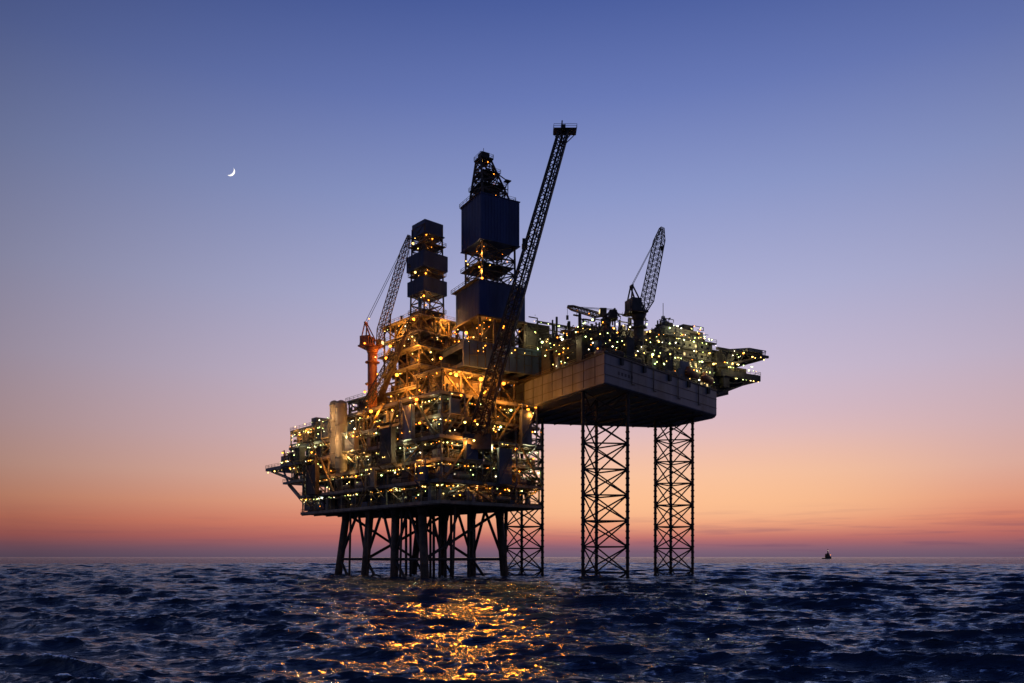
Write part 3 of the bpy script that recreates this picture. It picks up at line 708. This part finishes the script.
geo = nt.nodes.new('ShaderNodeNewGeometry')
mpn = nt.nodes.new('ShaderNodeMapping'); mpn.inputs['Rotation'].default_value = (0,0,.2); mpn.inputs['Scale'].default_value = (1,3.0,1)
nt.links.new(geo.outputs['Position'], mpn.inputs[0])
prev = None
for sc_, det, st, dist in ((1.7,4,1,.13),(.45,3,1,.34),(.11,3,1,1.3),(.02,3,1,5)):
    n1 = nt.nodes.new('ShaderNodeTexNoise'); n1.inputs['Scale'].default_value = sc_; n1.inputs['Detail'].default_value = det; n1.inputs['Roughness'].default_value = .55
    nt.links.new(mpn.outputs[0], n1.inputs['Vector'])
    bb = nt.nodes.new('ShaderNodeBump'); bb.inputs['Strength'].default_value = st; bb.inputs['Distance'].default_value = dist
    nt.links.new(n1.outputs[0], bb.inputs['Height'])
    if prev: nt.links.new(prev.outputs[0], bb.inputs['Normal'])
    prev = bb
for nd in (gls, dif, fr): nt.links.new(prev.outputs[0], nd.inputs['Normal'])
me.materials.append(wm)

# ------------------------------------------------------------------ point lights for the deck lamps' glow, plus added fills and sea spots
def plight(p, e, c=(1,.40,.08), r=.5):
    l = bpy.data.lights.new('point_fill', 'POINT'); l.energy = e; l.color = c; l.shadow_soft_size = r
    o = bpy.data.objects.new('fill_light', l); COL.objects.link(o); o.location = p; return o
def spot(p, tgt, e, c=(1,.26,.015), r=3.0, ang=20):  # added spots hung off the deck edge, throwing orange glitter onto the sea
    l = bpy.data.lights.new('sea_glow_spot', 'SPOT'); l.energy = e; l.color = c; l.shadow_soft_size = r; l.spot_size = math.radians(ang); l.spot_blend = 1
    o = bpy.data.objects.new('fill_light', l); COL.objects.link(o); o.location = p
    o.rotation_euler = (Vector(tgt)-Vector(p)).to_track_quat('-Z','Y').to_euler(); return o
for (a,b,z,e) in ((-1.5,20,65,5000),(12,-2.5,64,5000),(26,-3,58,2600),(-2.5,34,57,3200),(-2.5,70,43,1100),(8,-3,44,2200),(-2.5,8,37,1400),(30,-3,37,1200),(-3,12,57,2500),(36,-3,56,1500),
                  (3,18,77,4200),(3,30,86,3200),(16,18,88,3200),(20,1.8,64,5500),(8,2,65,5500),(1.5,26,64,4200),(0,43,66,2600),(4,38,79,2400),(24,17,70,3500)):
    plight(PW(a,b,z), e, (1,.36,.05))
plight(PW(-8,58,50), 1800, (1,.6,.28)); plight(PW(-7,62,60), 1200, (1,.6,.28))  # added fill lights in open air, only to brighten the tan column vessels
for k in range(38):
    z = random.choice([30.5,37,44,51,58]); c = random.choice([(1,.6,.2),(1,.45,.1),(.9,.95,.55)])
    if k % 3: plight(PW(R(-1,1.4), R(2,105), z), R(250,900), c, .25)
    else: plight(PW(R(2,42), R(-1,1.4), z), R(250,900), c, .25)
for (x,y,z,e) in ((14,-5,74,500),(34,9,80,700),(44,10.5,78,700),(54,11,76,600),(50,11.5,85,500),(58,11,82,400),(50,10,91,800),(-12,25.5,83,600),(70,9,80,800),(20,10,76,700),(20,10,86,800),(2,25.5,86,500),(-12,5,76,500),(33,24,80,500),(8,9,84,500)):
    plight(RW(x,y,z), e, (1,.86,.42), .3)
for z in (82.5, 103, 109): plight(Vector((DC.x-3, DC.y-9, z)), 1200, (1,.42,.08), .3)
for z, e in ((96,1000), (107.9,600), (118.5,350)): plight(PW(17,31,z), e, (1,.42,.08), .3)
for (a,b,z) in ((-6,26,62),(-6,12,64),(0,-7,60),(8,-8,54)):
    for dd, e in ((62,42),(95,34),(150,14)):
        spot(PW(a,b,z), (-.105*dd,dd,0), e*1000, r=3.0, ang=19 if dd < 120 else 26)

# ------------------------------------------------------------------ WORLD
w = bpy.data.worlds.new('World'); S.world = w; w.use_nodes = True; nt = w.node_tree; nt.nodes.clear()
out = nt.nodes.new('ShaderNodeOutputWorld'); bg = nt.nodes.new('ShaderNodeBackground'); nt.links.new(bg.outputs[0], out.inputs[0])
tc = nt.nodes.new('ShaderNodeTexCoord'); sx = nt.nodes.new('ShaderNodeSeparateXYZ'); nt.links.new(tc.outputs['Generated'], sx.inputs[0])
def ramp(stops, inp):
    rp = nt.nodes.new('ShaderNodeValToRGB'); e = rp.color_ramp.elements
    while len(e) > 1: e.remove(e[-1])
    e[0].position = stops[0][0]; e[0].color = (*s2l(stops[0][1]), 1)
    for p, c in stops[1:]: x = e.new(p); x.color = (*s2l(c), 1)
    nt.links.new(inp, rp.inputs[0]); return rp
front = ramp([(0,(110,92,114)),(.010,(134,98,116)),(.025,(192,110,106)),(.042,(226,136,112)),(.066,(238,164,134)),(.10,(232,180,164)),(.145,(217,182,186)),(.217,(196,181,203)),(.307,(170,171,206)),(.409,(138,150,198)),(.498,(105,122,183)),(.573,(78,98,164)),(.75,(50,68,130)),(1,(40,54,110))], sx.outputs[2])
backr = ramp([(0,(76,82,110)),(.1,(104,106,138)),(.3,(98,112,156)),(.6,(70,88,140)),(1,(44,60,116))], sx.outputs[2])
def math_(op, a, b=None, clamp=False):
    n = nt.nodes.new('ShaderNodeMath'); n.operation = op; n.use_clamp = clamp
    for i, v in enumerate((a, b)):
        if v is None: continue
        if isinstance(v, (int, float)): n.inputs[i].default_value = v
        else: nt.links.new(v, n.inputs[i])
    return n.outputs[0]
def dot(g):
    vd = nt.nodes.new('ShaderNodeVectorMath'); vd.operation = 'DOT_PRODUCT'; nt.links.new(tc.outputs['Generated'], vd.inputs[0]); vd.inputs[1].default_value = Vector(g).normalized(); return vd.outputs['Value']
def mrange(v, a, b, c=0, d=1, smooth=False):
    mr = nt.nodes.new('ShaderNodeMapRange'); nt.links.new(v, mr.inputs[0])
    for i, x in enumerate((a,b,c,d)): mr.inputs[i+1].default_value = x
    if smooth: mr.interpolation_type = 'SMOOTHSTEP'
    return mr.outputs[0]
vd = dot((.16,1,.25))
mx = nt.nodes.new('ShaderNodeMix'); mx.data_type = 'RGBA'; nt.links.new(mrange(vd,-.1,.75,smooth=True), mx.inputs[0]); nt.links.new(backr.outputs[0], mx.inputs[6]); nt.links.new(front.outputs[0], mx.inputs[7])
dim = mrange(vd, .74, 1.0, .52, 1.07)
vh = dot((.2,1,.07)); gl = mrange(vh, .93, 1.0, 0, 1, True)
gl = math_('MULTIPLY', gl, mrange(sx.outputs[2], .015, .06, 0, 1, True)); gl = math_('MULTIPLY', gl, mrange(sx.outputs[2], .18, .07, 0, 1, True)); gl = math_('MULTIPLY', gl, .6)
mg = nt.nodes.new('ShaderNodeMix'); mg.data_type = 'RGBA'; nt.links.new(gl, mg.inputs[0]); nt.links.new(mx.outputs[2], mg.inputs[6]); mg.inputs[7].default_value = (*s2l((255,202,150)), 1)
mpw = nt.nodes.new('ShaderNodeMapping'); mpw.inputs['Scale'].default_value = (5,5,90); nt.links.new(tc.outputs['Generated'], mpw.inputs[0])
nz = nt.nodes.new('ShaderNodeTexNoise'); nz.inputs['Scale'].default_value = 1.8; nz.inputs['Detail'].default_value = 7; nt.links.new(mpw.outputs[0], nz.inputs['Vector'])
right = mrange(dot((1,0,0)), 0, .35, .4, 1.4)
cf = math_('MULTIPLY', mrange(nz.outputs[0], .52, .68), mrange(sx.outputs[2], .065, .012)); cf = math_('MULTIPLY', cf, .40); cf = math_('MULTIPLY', cf, right, True)
mc = nt.nodes.new('ShaderNodeMix'); mc.data_type = 'RGBA'; nt.links.new(cf, mc.inputs[0]); nt.links.new(mg.outputs[2], mc.inputs[6]); mc.inputs[7].default_value = (*s2l((118,84,108)), 1)
sc = nt.nodes.new('ShaderNodeVectorMath'); sc.operation = 'SCALE'; nt.links.new(mc.outputs[2], sc.inputs[0]); nt.links.new(dim, sc.inputs['Scale'])
nt.links.new(sc.outputs[0], bg.inputs[0]); bg.inputs[1].default_value = 1.0

# ------------------------------------------------------------------ camera
cd = bpy.data.cameras.new('Camera'); cam = bpy.data.objects.new('Camera', cd); COL.objects.link(cam)
cam.location = CAM; cam.rotation_euler = (math.radians(90), 0, 0)
cd.sensor_width = 36; cd.lens = F/1024*36; cd.shift_y = (557-341.5)/1024; cd.clip_end = 200000; cd.clip_start = .5
S.camera = cam
